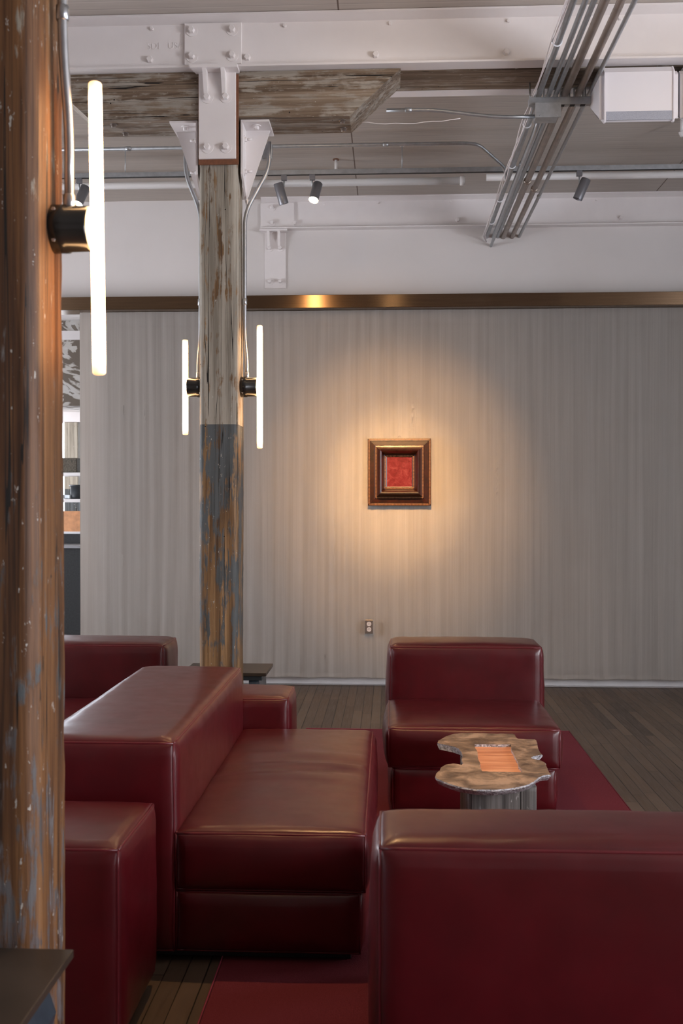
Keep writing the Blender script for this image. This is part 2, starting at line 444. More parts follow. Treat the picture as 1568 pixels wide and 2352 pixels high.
# curtain: hangs from the header, softly pleated, scalloped hem
def curtain():
    bm = bmesh.new(); x0, x1 = -2.592, 4.9; nx = 1500
    zs = [.078, .090, .104, .121, .128, .2, .5, 1.0, 1.6, 2.2, 2.8, 3.0, 3.122]
    rows = []
    for z in zs:
        row = []
        k = min(1, max(0, (z-.0)/3.1)); amp = .0011 + .0012*(1-k)
        for i in range(nx+1):
            x = x0 + (x1-x0)*i/nx
            ph = noise.noise(Vector((x*1.1, z*.22, 3)))*2.2
            y = amp*1.6*sin(x*44 + ph*5) + amp*.45*sin(x*97 + ph*8 + 1) + amp*1.8*noise.noise(Vector((x*17, z*.3, 0))) + .008*noise.noise(Vector((x*2.2, z*.3, 5)))
            zz = z
            if z < .12: zz = z + .007*abs(sin(x*10.5+.7))*(1 - (z-.078)/.045) - .0035
            if abs(z-.121) < .004: y += .002
            row.append(bm.verts.new((x, 8.462 + y, zz)))
        rows.append(row)
    for a, b in zip(rows, rows[1:]):
        for i in range(nx): f = bm.faces.new((a[i], a[i+1], b[i+1], b[i])); f.smooth = True
    bmesh.ops.solidify(bm, geom=bm.faces[:], thickness=.003)
    return bm
single('curtain', curtain(), 'curtain', 'long grey pleated curtain covering the back wall down to the white baseboard', 'curtain', (0, 8.462, 0))

# ------------------------------------------------------------------ far room seen through the gap at the left
bm = bmesh.new(); FY = 15.6
wins = [(-5.62, .62), (-4.35, .40)]
xs = -8.2
for c, ww in [(-7.2, 1.3), (-5.45, 1.25), (-4.22, .66), (-2.9, 1.0)]:
    quad_box(bm, xs, c-ww/2, FY, FY+.2, 0, CZ); quad_box(bm, c-ww/2, c+ww/2, FY, FY+.2, 0, .9); quad_box(bm, c-ww/2, c+ww/2, FY, FY+.2, 2.92, CZ); xs = c+ww/2
quad_box(bm, xs, 1.0, FY, FY+.2, 0, CZ)
struct('wall_far', bm, 'white_wall')
struct('window_6', (lambda b: (quad_box(b, -4.57, -4.53, FY-.02, FY+.03, .9, 2.92), quad_box(b, -3.95, -3.91, FY-.02, FY+.03, .9, 2.92), quad_box(b, -4.53, -3.95, FY-.02, FY+.03, 1.88, 1.91), b)[-1])(bmesh.new()), 'black_metal')
struct('wall_far_left', box(-8.3, -8.2, WY, FY, 0, CZ), 'white_wall')
struct('wall_far_right', box(1.0, 1.1, WY+.16, FY, 0, CZ), 'white_wall')
struct('trim_1', box(-8.2, 1.0, 11.4, 11.9, 2.62, 3.80), 'flake')
struct('trim_2', box(-8.2, 1.0, 11.36, 11.4, 3.36, 3.46, .004), 'white_steel')
struct('trim_3', box(-8.2, 1.0, 11.3, 11.42, 3.58, 3.9), 'white_wall')
single('roller_blind', box(-4.54, -3.94, FY-.06, FY-.03, 2.25, 2.92), 'maroon', 'maroon blind pulled halfway down a bright window beyond the gap', 'blind', (-4.2, FY, 2.2))
o = thing('far_timber_post', 'pale timber post standing beyond the gap left of the curtain', 'post', (-4.58, 13.6, 0))
link('shaft', box(-4.35, -4.16, 13.5, 13.7, 0, 2.6, .01), 'pier_wood', o)
link('capital', box(-4.55, -3.9, 13.46, 13.74, 2.6, 2.74, .01), 'white_steel', o)
o = thing('hanging_shelf', 'pale hanging two-tier shelf seen through the gap beside the curtain', 'shelf', (-3.95, 12.1, 1.53))
link('shelf_board', box(-5.2, -3.2, 12.0, 12.3, 1.845, 1.885, .003), 'white_steel', o)
link('shelf_board', box(-5.2, -3.2, 12.0, 12.3, 1.53, 1.57, .003), 'white_steel', o)
for x in (-5.1, -3.3):
    b = bmesh.new(); tube(b, [(x, 12.15, 1.5), (x, 12.15, 4.07)], .008, 8); link('hanger_rod', b, 'galv', o)
single('woven_crate', box(-4.02, -3.72, 12.02, 12.28, 1.887, 2.06, .01), 'crate', 'dark woven crate on the upper hanging shelf beyond the gap', 'crate', (-3.87, 12.15, 1.887))
b = bmesh.new(); tube(b, [(-3.76, 12.15, 1.572), (-3.76, 12.15, 1.60), (-3.76, 12.15, 1.72), (-3.76, 12.15, 1.725), (-3.76, 12.15, 1.74)], [.07, .075, .075, .09, .09], 20)
single('dark_pot', b, 'dark_pot', 'dark round pot on the lower hanging shelf beyond the gap', 'pot', (-3.76, 12.15, 1.572))
single('cooler_box', box(-4.02, -3.88, 12.05, 12.25, 1.572, 1.62, .006), 'grey_metal_flat', 'flat grey box beside the dark pot on the lower shelf', 'box', (-3.95, 12.15, 1.572))
o = thing('bar_counter', 'dark cloth-fronted bar counter in the gap left of the curtain', 'counter', (-3.6, 10.1, 0))
link('counter_body', box(-5.6, -2.2, 9.75, 10.35, 0, 1.09, .005), 'counter', o)
link('worktop', box(-5.62, -2.18, 9.72, 10.38, 1.09, 1.115, .004), 'grey_metal_flat', o)
link('back_riser', box(-5.6, -2.2, 10.25, 10.32, 1.115, 1.21, .004), 'counter', o)
single('paper_cup', (lambda b: (tube(b, [(-3.28, 9.9, 1.116), (-3.28, 9.9, 1.16)], [.035, .045], 20), b)[-1])(bmesh.new()), 'paper', 'small white paper cup on the bar counter edge', 'cup', (-3.28, 9.9, 1.116))
b = bmesh.new(); quad_box(b, -3.55, -3.05, 11.0, 11.5, 1.16, 1.17, .002); quad_box(b, -3.5, -3.1, 11.05, 11.45, 1.17, 1.24, .004)
o = thing('back_bench', 'white-topped bench behind the dark bar counter', 'bench', (-3.8, 11.2, 0))
link('bench_body', box(-4.8, -2.6, 10.95, 11.55, 0, 1.13, .004), 'counter', o)
link('bench_top', box(-4.82, -2.58, 10.92, 11.58, 1.13, 1.155, .004), 'paper', o)
b.free()
single('paper_stack', box(-3.75, -3.2, 11.0, 11.45, 1.156, 1.2, .006), 'paper', 'stack of white paper lying on the bench behind the bar', 'paper', (-3.5, 11.2, 1.156))
single('orange_board', box(-4.2, -3.72, 12.6, 12.66, 0, 1.42, .004), 'orange_wood', 'orange wooden board standing behind the bar below the shelf', 'board', (-3.95, 12.6, 0))
b = bmesh.new(); tube(b, [(-3.30, 11.2, 1.60), (-3.30, 11.2, 1.86)], .022, 16)
o = thing('hanging_tube_lamp', 'short amber glowing tube lamp half hidden by the curtain edge', 'lamp', (-3.30, 11.2, 1.6))
link('glowing_tube', b, 'far_tube', o)
b = bmesh.new(); tube(b, [(-3.30, 11.2, 1.86), (-3.30, 11.2, CZ)], .003, 6); link('cord', b, 'black_metal', o)

# ------------------------------------------------------------------ TIMBER POSTS
def post_bm(x0, x1, y0, y1, z0, z1, ch, amp, seed, rough=1.0):
    bm = bmesh.new(); cs = []
    pts = [(x0+ch, y0), (x1-ch, y0), (x1, y0+ch), (x1, y1-ch), (x1-ch, y1), (x0+ch, y1), (x0, y1-ch), (x0, y0+ch)]
    ring = []
    for i in range(8):
        a, b = pts[i], pts[(i+1) % 8]; n = 10 if i % 2 == 0 else 3
        for k in range(n): ring.append((a[0]+(b[0]-a[0])*k/n, a[1]+(b[1]-a[1])*k/n, k == 0))
    cx, cy = (x0+x1)/2, (y0+y1)/2
    nz = int((z1-z0)/.02); rows = []
    for j in range(nz+1):
        z = z0+(z1-z0)*j/nz; row = []
        for (x, y, corner) in ring:
            d = Vector((x-cx, y-cy, 0)).normalized()
            o = amp*noise.noise(Vector((x*6+seed, y*6, z*1.1))) + amp*.35*noise.noise(Vector((x*38+seed, y*38, z*2.5))) * rough
            if corner: o -= abs(noise.noise(Vector((x*11+seed, y*11, z*9))))*amp*.8
            row.append(bm.verts.new((x+d.x*o, y+d.y*o, z)))
        rows.append(row)
    n = len(ring)
    for a, b in zip(rows, rows[1:]):
        for i in range(n): f = bm.faces.new((a[i], a[(i+1) % n], b[(i+1) % n], b[i])); f.smooth = True
    bm.faces.new(rows[0][::-1]); bm.faces.new(rows[-1])
    for e in bm.edges:
        if e.is_manifold and e.calc_face_angle(0) > radians(28): e.smooth = False
    return bm
PX0, PX1, PY0, PY1 = -1.006, -.799, 5.355, 5.575
single('timber_post', post_bm(PX0, PX1, PY0, PY1, 0, 3.54, .018, .005, 1), 'post_mid',
       'old timber post with white paint above and flaking blue-grey paint below, behind the sofa', 'post', (-.89, 5.465, 0))
NX1, NY0 = -.772, 2.20
single('timber_post', post_bm(NX1-.215, NX1, NY0, NY0+.215, 0, CZ, .024, .005, 9), 'post_near',
       'brown worn timber post filling the left edge of the view, nearest of the posts', 'post', (-.88, 2.31, 0))

# ------------------------------------------------------------------ BEAM over the middle post
single('timber_beam', (lambda b: (quad_box(b, XL, XR, 5.40, 5.66, 3.80, CZ, .006), b)[-1])(bmesh.new()), 'beam_wood',
       'long weathered timber beam behind the white steel channel, crossing the room', 'beam', (0, 5.53, 3.80))

def channel(y, x0, x1, label, zb=3.80, flip=1):
    o = thing('steel_channel', label, 'steel beam', ((x0+x1)/2, y, zb))
    bm = bmesh.new()
    prism(bm, [(y-.062*flip, zb), (y+.03*flip, zb), (y+.03*flip, CZ-.002), (y-.062*flip, CZ-.002), (y-.062*flip, CZ-.012), (y, CZ-.03), (y, zb+.03), (y-.062*flip, zb+.010)], 'X', x0, x1)
    link('web', bm, 'white_steel', o)
    return o
ch = channel(5.355, XL+.01, XR-.01, 'long white painted steel channel bolted across the timber beam above the middle post')
for x in [-4.6, -3.4, -1.87, -1.25, -.55, 0.0, .61, 1.18, 1.9, 2.9]:
    link('bolt', bolt_bm(x, 5.355, 4.03, r=.010, h=.012, washer=False), 'white_steel', ch)
for x in [-4.2, -2.7, -1.26, -.745, -.075, .60, 1.55, 2.5]:
    link('bolt', bolt_bm(x, 5.355, 3.868, r=.017, h=.022, washer=False), 'white_steel', ch)
link('splice_plate', box(-1.075, -.775, 5.338, 5.355, 3.832, 4.048, .002), 'white_steel', ch)
for x in (-1.035, -.822):
    for z in (4.008, 3.873): link('bolt', bolt_bm(x, 5.338, z), 'white_steel', ch)
for word, wx in (('SDI', -1.275), ('USA', -1.165)):
    cu = bpy.data.curves.new('mill_mark', 'FONT'); cu.body = word; cu.size = .046; cu.extrude = .0016
    tmp = bpy.data.objects.new('tmp', cu); COL.objects.link(tmp)
    bpy.context.view_layer.update()
    me = bpy.data.meshes.new_from_object(tmp.evaluated_get(bpy.context.evaluated_depsgraph_get()))
    bpy.data.objects.remove(tmp)
    me.transform(Matrix.Translation(Vector((wx, 5.354, 3.925)) - ch.location) @ Matrix.Rotation(pi/2, 4, 'X'))
    mm = bpy.data.objects.new('mill_mark', me); me.materials.clear(); me.materials.append(M['white_steel']); COL.objects.link(mm); mm.parent = ch
link('web', (lambda b: (prism(b, [(5.69+.05, 3.80), (5.66, 3.80), (5.66, CZ-.002), (5.69+.05, CZ-.002), (5.74, CZ-.012), (5.69, CZ-.03), (5.69, 3.83), (5.74, 3.81)], 'X', XL+.01, XR-.01), b)[-1])(bmesh.new()), 'white_steel',
     tag(thing('steel_channel', 'white painted steel channel on the far side of the timber beam', 'steel beam', (0, 5.68, 3.8))))

# corbel (bolster) with angled ends
def corbel_bm():
    bm = bmesh.new(); y0, y1 = 5.352, 5.60
    poly = [(-1.575, 3.555), (-.21, 3.555), (.055, 3.798), (-1.84, 3.798)]
    nx = 90
    def lims(z): k = (z-3.555)/(3.798-3.555); return -1.575-.265*k, -.21+.265*k
    rows = []
    for j in range(13):
        z = 3.555+(3.798-3.555)*j/12; a, b = lims(z); rows.append((z, a, b))
    def P(i, j, y, s):
        z, a, b = rows[j]; x = a+(b-a)*i/nx
        return Vector((x, y + s*.004*noise.noise(Vector((x*2, z*14, y))), z))
    grid = {}
    for s, y in ((0, y0), (1, y1)):
        for i in range(nx+1):
            for j in range(13): grid[(s, i, j)] = bm.verts.new(P(i, j, y, 1))
    for i in range(nx):
        for j in range(12):
            bm.faces.new((grid[(0, i, j)], grid[(0, i+1, j)], grid[(0, i+1, j+1)], grid[(0, i, j+1)]))
            bm.faces.new((grid[(1, i+1, j)], grid[(1, i, j)], grid[(1, i, j+1)], grid[(1, i+1, j+1)]))
        bm.faces.new((grid[(0, i+1, 0)], grid[(0, i, 0)], grid[(1, i, 0)], grid[(1, i+1, 0)]))
        bm.faces.new((grid[(0, i, 12)], grid[(0, i+1, 12)], grid[(1, i+1, 12)], grid[(1, i, 12)]))
    for j in range(12):
        bm.faces.new((grid[(0, 0, j)], grid[(0, 0, j+1)], grid[(1, 0, j+1)], grid[(1, 0, j)]))
        bm.faces.new((grid[(0, nx, j+1)], grid[(0, nx, j)], grid[(1, nx, j)], grid[(1, nx, j+1)]))
    return bm
co = thing('timber_corbel', 'weathered timber bolster with slanted ends lying across the top of the middle post', 'corbel', (-.89, 5.475, 3.555))
link('block', corbel_bm(), 'corbel', co)
for x, y in ((-.25, 5.41), (-.25, 5.53), (-1.47, 5.41), (-1.44, 5.54)):
    link('bolt', bolt_bm(x, y, 3.556, d=(0, 0, -1), r=.013, h=.018, wr=.02), 'steel_plate', co)

# front bracket on the post
def front_bracket(x0, x1, yb, zt, zbm, name, label, rust=True, gh=.17):
    o = thing(name, label, 'bracket', ((x0+x1)/2, yb, zbm))
    link('plate', box(x0, x1, yb-.014, yb, zbm, zt, .002), 'white_steel', o)
    link('seat_flange', (lambda b: (prism(b, [(x0-.035, yb-.085), (x1+.018, yb-.085), (x1+.018, yb), (x0-.015, yb)], 'Z', zt-.016, zt+.0), b)[-1])(bmesh.new()), 'white_steel', o)
    w_ = x1-x0
    for x in (x0+w_*.20, x0+w_*.69):
        bm = bmesh.new(); prism(bm, [(yb-.014, zt-.016), (yb-.080, zt-.016), (yb-.070, zt-.035), (yb-.014, zt-gh)], 'X', x-.009, x+.011)
        link('gusset', bm, 'white_steel', o)
    for fx_ in (.24, .74):
        for z in (zt-.145, zbm+.058):
            link('bolt', bolt_bm(x0+w_*fx_, yb-.014, z), 'white_steel', o)
    if rust: link('shim_plate', box(x0-.004, x1+.012, yb, yb+.012, zbm-.026, zt-.02, .001), 'rust', o)
    return o
front_bracket(-.998, -.803, 5.338, 3.798, 3.336, 'column_bracket', 'white steel plate bracket with four bolts on the front of the middle post head')

# side brackets (triangular)
def side_bracket(s, label):
    xf = -.784 if s > 0 else -1.012
    o = thing('side_bracket', label, 'bracket', (xf, 5.47, 3.17), 'triangular brackets on the post sides')
    a = lambda q: xf + s*q
    link('top_plate', box(min(a(0), a(.15)), max(a(0), a(.15)), 5.37, 5.59, 3.541, 3.553, .001), 'white_steel', o)
    link('wall_plate', (lambda b: (prism(b, [(5.37, 3.541), (5.57, 3.541), (5.57, 3.15), (5.37, 3.27)], 'X', a(0), a(.010)), b)[-1])(bmesh.new()), 'white_steel', o)
    link('web', (lambda b: (prism(b, [(a(.010), 3.541), (a(.14), 3.541), (a(.022), 3.19), (a(.010), 3.17)], 'Y', 5.50, 5.51), b)[-1])(bmesh.new()), 'white_steel', o)
    link('bolt', bolt_bm(a(.075), 5.43, 3.541, d=(0, 0, -1), r=.014, h=.02, wr=.025), 'white_steel', o)
    for z in (3.47, 3.30):
        link('bolt', bolt_bm(a(.010), 5.43, z, d=(s, 0, 0), r=.013, h=.016, wr=.022), 'white_steel', o)
        b = bmesh.new(); tube(b, [(a(.02), 5.43, z), (a(.052), 5.43, z)], .007, 10); link('stud', b, 'white_steel', o)
side_bracket(1, 'white triangular bracket under the corbel on the right of the middle post')
side_bracket(-1, 'white triangular bracket under the corbel on the left of the middle post')

# beam and bracket embedded in the back wall
cw = channel(WY-.02, -1.075, XR-.01, 'white steel channel along the top of the back wall above the curtain', zb=3.815)
link('splice_plate', box(-1.08, -.80, WY-.036, WY-.02, 3.835, 4.04, .002), 'white_steel', cw)
for x, z in ((-.985, 4.0), (-.985, 3.873)): link('bolt', bolt_bm(x, WY-.036, z), 'white_steel', cw)
for x, z in ((-.795, 3.873), (.56, 3.88), (1.9, 3.88)): link('bolt', bolt_bm(x, WY-.02, z, r=.017, washer=False), 'white_steel', cw)
for x in (-.55, -.1, .5, 1.1, 1.7): link('bolt', bolt_bm(x, WY-.02, 4.03, r=.009, h=.01, washer=False), 'white_steel', cw)
front_bracket(-1.05, -.872, WY+.004, 3.812, 3.33, 'wall_bracket', 'white bolted bracket low relief on the white wall above the bronze strip', rust=False)

# ------------------------------------------------------------------ SCONCES
def sconce(xf, s, y, z, L, label, tilt=0.0):
    o = thing('tube_wall_lamp', label, 'lamp', (xf, y, z), 'tube lamps on the posts')
    # turned bakelite holder: base ring, shoulder, body, cupped rim
    b = bmesh.new()
    prof = [(0, .050), (.004, .055), (.040, .055), (.043, .052), (.090, .051), (.094, .048)]
    tube(b, [(xf+s*p, y, z) for p, r in prof], [r for p, r in prof], 36)
    link('holder', b, 'black_bake', o)
    for a in (-.7, .7):
        link('screw', bolt_bm(xf+s*.02, y-.053*cos(a), z+.053*sin(a), d=(0, -1, 0), r=.005, h=.004, washer=False), 'galv_shiny', o)
    xt = xf + s*.108
    me = bpy.data.meshes.new('tube'); b = bmesh.new(); h = L/2; r = .0152
    pr = [(-1, .6), (-.994, .85), (-.985, 1), (-.8, 1), (-.5, 1), (0, 1), (.5, 1), (.8, 1), (.985, 1), (.994, .85), (1, .6)]
    tube(b, [(0, 0, p) for p, q in pr], [r*q for p, q in pr], 24)
    b.to_mesh(me); b.free(); me.materials.append(M['tube'])
    tb = bpy.data.objects.new('glowing_tube', me); COL.objects.link(tb); tb.parent = o
    tb.location = Vector((xt, y, z)) - o.location; tb.scale = (1, 1, h); tb.rotation_euler = (0, tilt, 0)
    tag(tb, 'glowing frosted glass tube')
    return o
sconce(NX1-.008, 1, 2.33, 2.175, .672, 'large looking glowing tube lamp on the nearest brown post', tilt=-.012)
sconce(PX1-.006, 1, 5.47, 2.160, .660, 'glowing tube lamp on the right side of the middle post')
sconce(PX0+.014, -1, 5.47, 2.160, .512, 'shorter glowing tube lamp on the left side of the middle post')

def conduit(name, pts, r, m, label, rad=.05, group=None, bands=()):
    b = bmesh.new(); tube(b, curve_pts(pts, rad), r, 14)
    if not bands:
        return single(name, b, m, label, 'conduit', pts[0], group)
    o = thing(name, label, 'conduit', pts[0], group)
    link('pipe', b, m, o)
    for p, d in bands:
        b = bmesh.new(); p = Vector(p); d = Vector(d).normalized()
        tube(b, [p-d*.018, p-d*.016, p+d*.016, p+d*.018], [r, r*1.28, r*1.28, r], 14); link('coupling', b, m, o)
    return o
conduit('post_conduit', [(-.745, 2.31, CZ), (-.745, 2.31, 2.78), (-.744, 2.31, 2.58), (-.735, 2.325, 2.40), (-.735, 2.325, 2.226)], .0115, 'galv_shiny',
        'bright steel conduit running down the nearest post to its lamp', .06, bands=[((-.745, 2.31, 2.66), (0, 0, 1)), ((-.735, 2.325, 2.235), (0, 0, 1))])
conduit('post_conduit', [(-.655, 5.56, 3.50), (-.655, 5.56, 3.36), (-.781, 5.50, 3.10), (-.781, 5.49, 2.42), (-.767, 5.47, 2.30), (-.767, 5.47, 2.213)], .0105, 'galv_shiny',
        'bent steel conduit on the right side of the middle post', .07, bands=[((-.781, 5.49, 2.62), (0, 0, 1)), ((-.767, 5.47, 2.222), (0, 0, 1))])
conduit('post_conduit', [(-1.115, 5.56, 3.49), (-1.115, 5.56, 3.33), (-1.021, 5.50, 3.11), (-1.021, 5.49, 2.42), (-1.028, 5.47, 2.30), (-1.028, 5.47, 2.213)], .0105, 'galv',
        'bent steel conduit on the left side of the middle post', .07, bands=[((-1.021, 5.49, 2.62), (0, 0, 1)), ((-1.028, 5.47, 2.222), (0, 0, 1))])
single('outlet_junction_box', box(-.70, -.645, 5.585, 5.63, 3.42, 3.50, .003), 'galv', 'small steel box beside the right triangular bracket under the corbel', 'junction box', (-.67, 5.6, 3.42))

# ------------------------------------------------------------------ CEILING SERVICES
G = 'conduits in the ceiling bundle'
ZB = 3.742
lab = {0: 'thin steel conduit at the left edge of the ceiling bundle', 1: 'second steel conduit from the left in the ceiling bundle',
       2: 'third steel conduit from the left in the ceiling bundle', 3: 'wide tarnished conduit in the middle of the ceiling bundle',
       4: 'wide tarnished conduit second from the right in the bundle', 5: 'thin steel conduit at the right edge of the ceiling bundle'}
for i, (x, r, m) in enumerate(((.803, .0145, 'galv'), (.855, .013, 'galv'), (.893, .013, 'galv'), (.94, .021, 'copper_pipe'), (1.012, .019, 'copper_pipe'), (1.071, .0115, 'galv'))):
    bands = [((x, 6.55 + .18*i, ZB), (0, 1, 0))] if i in (1, 3, 4, 5) else [((x, 3.6, ZB), (0, 1, 0))]
    conduit('bundle_conduit', [(x, -3.9, ZB), (x, WY-.002, ZB)], r, m, lab[i], group=G, bands=bands)
conduit('bundle_conduit', [(.835, 5.72, 3.70), (.835, 6.0, 3.67), (.838, WY-.002, 3.668)], .012, 'galv', 'lower steel conduit hanging under the left of the ceiling bundle', group=G)
# white cable tied along the left conduit
b = bmesh.new(); rng = random.Random(3)
for q in range(3):
    pts = []
    y = 2.0
    while y < 8.5:
        pts.append((.768 + .006*sin(y*5+q*2) + .004*q, y, 3.735 + .010*sin(y*6.5+q*1.7) - .004*q)); y += .09
    pts.append((.80, 8.575, 3.70))
    tube(b, pts, .0035, 6)
o = thing('white_cable', 'white cables twisted along the left conduit of the ceiling bundle', 'cable', (.783, 5.0, 3.735))
link('strands', b, 'cable', o)
for y in (4.95, 6.02, 6.75, 7.5, 8.1):
    b = bmesh.new(); rr = .023
    tube(b, [(.795+rr*cos(a), y, 3.742+rr*sin(a)) for a in [2*pi*k/20 for k in range(21)]], .004, 6, cap=False); link('cable_tie', b, 'paper', o)
# strut trapeze
o = thing('strut_hanger', 'short steel strut carrying the conduit bundle beneath the timber beam', 'strut', (.94, 5.58, 3.70))
b = bmesh.new(); quad_box(b, .745, 1.135, 5.56, 5.60, 3.676, 3.717, .003)
link('channel', b, 'galv', o)
for k in range(6): link('slot', box(.80+k*.055, .826+k*.055, 5.567, 5.593, 3.6745, 3.6765), 'slot', o)
for x in (.752, 1.115):
    b = bmesh.new(); tube(b, [(x, 5.58, 3.68), (x, 5.58, 3.80)], .005, 8); link('threaded_rod', b, 'galv', o)
for i, x in enumerate((.803, .874, .94, 1.012, 1.071)):
    b = bmesh.new(); quad_box(b, x-.026, x+.026, 5.567, 5.593, 3.7655, 3.7695); quad_box(b, x-.026, x-.022, 5.567, 5.593, 3.715, 3.768); quad_box(b, x+.022, x+.026, 5.567, 5.593, 3.715, 3.768); link('clamp', b, 'galv', o)
o = thing('junction_box', 'square steel junction box under the strut where the side conduit arrives', 'junction box', (.84, 5.62, 3.60))
link('box', box(.783, .905, 5.545, 5.67, 3.615, 3.674, .003), 'galv', o)
b = bmesh.new(); quad_box(b, .775, .913, 5.538, 5.545, 3.600, 3.680, .002); link('cover', b, 'galv', o)
link('screw', bolt_bm(.80, 5.538, 3.61, r=.004, h=.003, washer=False), 'galv_shiny', o)
link('screw', bolt_bm(.888, 5.538, 3.61, r=.004, h=.003, washer=False), 'galv_shiny', o)
conduit('side_conduit', [(-.02, 5.64, 3.69), (.22, 5.64, 3.69), (.58, 5.62, 3.635), (.783, 5.62, 3.635)], .0105, 'galv', 'thin steel conduit from the corbel end to the square junction box', .08, bands=[((.10, 5.64, 3.69), (1, 0, 0))])
single('loose_wire', (lambda b: (tube(b, [(-.17+.05*k, 5.59, 3.61-.012*sin(k*.35)+.003*sin(k*1.9)) for k in range(12)], .0025, 6), b)[-1])(bmesh.new()), 'cable', 'thin white wire trailing right from the slanted corbel end', 'wire', (-.17, 5.59, 3.61))
conduit('ceiling_conduit', [(-5.6, 7.0, 3.975), (.50, 7.0, 3.975), (.60, 7.0, 3.965), (.80, 7.18, 3.86), (.82, 7.25, 3.775)], .0125, 'galv',
        'grey conduit along the ceiling bending down into the conduit bundle', .12, bands=[((-.03, 7.0, 3.975), (1, 0, 0)), ((-1.8, 7.0, 3.975), (1, 0, 0))])
# white sprinkler pipes behind the track
conduit('sprinkler_pipe', [(-5.6, 7.72, 3.945), (.56, 7.72, 3.945)], .027, 'white_pipe', 'thick white pipe end behind the track, left of the conduit bundle', bands=[((.54, 7.72, 3.945), (1, 0, 0))])
conduit('sprinkler_pipe', [(.72, 7.72, 3.968), (XR-.01, 7.72, 3.968)], .026, 'white_pipe', 'thick white pipe along the ceiling right of the conduit bundle', bands=[((2.8, 7.72, 3.968), (1, 0, 0))])
# track
TY = 7.3
o = thing('track_rail', 'long grey lighting track hung below the ceiling before the back wall', 'lighting track', (0, TY, 3.87))
b = bmesh.new(); quad_box(b, -5.6, 5.0, TY-.018, TY+.018, 3.872, 3.905, .002); link('rail', b, 'galv', o)
link('slot', box(-5.6, 5.0, TY-.010, TY+.010, 3.870, 3.8725), 'slot', o)
for x in (-3.2, -1.9, .085, 2.15, 3.6):
    b = bmesh.new(); tube(b, [(x, TY, 3.90), (x, TY, CZ)], .0035, 6); link('hanger_rod', b, 'galv', o)
    b = bmesh.new(); tube(b, [(x, TY, CZ-.012), (x, TY, CZ-.001)], [.02, .045], 20); link('canopy', b, 'white_pipe', o)

def spot_head(x, y, ztop, d, lit, label, power=0, blend=.5, size=50, extra=None, canopy=False):
    """track head: adapter, stem, cylindrical can pointing along d"""
    o = thing('track_spotlight', label, 'spotlight', (x, y, ztop), 'spotlights on the track')
    d = Vector(d).normalized()
    b = bmesh.new(); quad_box(b, x-.020, x+.020, y-.014, y+.014, ztop-.038, ztop, .003); link('adapter', b, 'head', o)
    b = bmesh.new(); tube(b, [(x, y, ztop-.03), (x, y, ztop-.085)], .006, 10); link('stem', b, 'galv', o)
    c = Vector((x, y, ztop-.095)) ; side = d.cross(Vector((0, 1, 0))); 
    c = c + Vector((0, .0, 0)) + d*.035
    # can sits beside the stem
    off = Vector((.032 if d.x <= 0 else -.032, 0, 0)); c = c + off
    a0 = c - d*.075; a1 = c + d*.075
    b = bmesh.new(); rings = tube(b, [a0, a0+d*.003, a1], [.030, .034, .034], 28, cap=False)
    b.faces.new(rings[0][::-1]); r2 = tube(b, [a1, a1-d*.012], [.034, .030], 28, cap=False)
    link('can', b, 'head', o)
    b = bmesh.new(); tube(b, [a1-d*.013, a1-d*.010], .030, 28)
    lens = link('lens', b, 'lamp_face' if lit else 'lamp_dark', o); tag(lens, 'glowing lens' if lit else None)
    if canopy:
        b = bmesh.new(); tube(b, [(x, y, ztop-.002), (x, y, CZ)], .012, 10); link('drop_tube', b, 'galv', o)
        o['group'] = 'spotlights fixed to the ceiling'
    if power:
        l = bpy.data.lights.new('spot_beam', 'SPOT'); l.energy = power; l.color = (1.0, .57, .24); l.spot_size = radians(size); l.spot_blend = blend; l.shadow_soft_size = .025
        lo = bpy.data.objects.new('spot_beam', l); COL.objects.link(lo); lo.parent = o
        lo.location = a1 + d*.004 - o.location; lo.rotation_euler = d.to_track_quat('-Z', 'Y').to_euler()
        if extra:
            l2 = l.copy(); l2.energy, deg = extra; l2.spot_size = radians(deg)
            lo2 = bpy.data.objects.new('spot_spill', l2); COL.objects.link(lo2); lo2.parent = o
            lo2.location = lo.location; lo2.rotation_euler = lo.rotation_euler
    return o
zt = 3.872
spot_head(-2.235, TY, zt, (-.30, -.35, -.95), True, 'lit grey spotlight at the left end of the track near the lamp tube', 25)
spot_head(-.755, TY, zt, (.26, .22, -.94), False, 'grey spotlight facing away, left one of the pair right of the post')
spot_head(-.553, TY, zt, (-.18, -.42, -.90), True, 'lit grey spotlight, right one of the pair right of the post', 25)
spot_head(1.331, TY, zt, (-.38, .10, -.90), False, 'grey spotlight alone on the track right of the conduit bundle')

# second track nearer the camera, above the top of the view
o = thing('track_rail', 'grey lighting track across the seating area, nearer than the other track', 'lighting track', (0, 4.3, 3.96))
link('rail', box(-5.6, 5.0, 4.282, 4.318, 3.965, 3.998, .002), 'galv', o)
for x in (-3.2, -1.0, 1.7, 3.6):
    b = bmesh.new(); tube(b, [(x, 4.3, 3.99), (x, 4.3, CZ)], .0035, 6); link('hanger_rod', b, 'galv', o)
def aim(x, y, z, tx, ty, tz): return Vector((tx-x, ty-y, tz-z))
spot_head(.06, 4.3, 3.965, aim(.06, 4.3, 3.9, .07, 8.43, 1.72), True, 'lit spotlight on the nearer track aimed at the framed picture', 800, 1.0, 18, extra=(520, 33))
spot_head(.55, 4.3, 3.965, aim(.55, 4.3, 3.9, .45, 4.40, .45), True, 'lit spotlight on the nearer track aimed down at the slab table', 125, .9, 24)
spot_head(-.35, 4.3, 3.965, aim(-.35, 4.3, 3.9, -.45, 3.9, .45), True, 'lit spotlight on the nearer track aimed down at the sofa seat', 75, 1.0, 85)
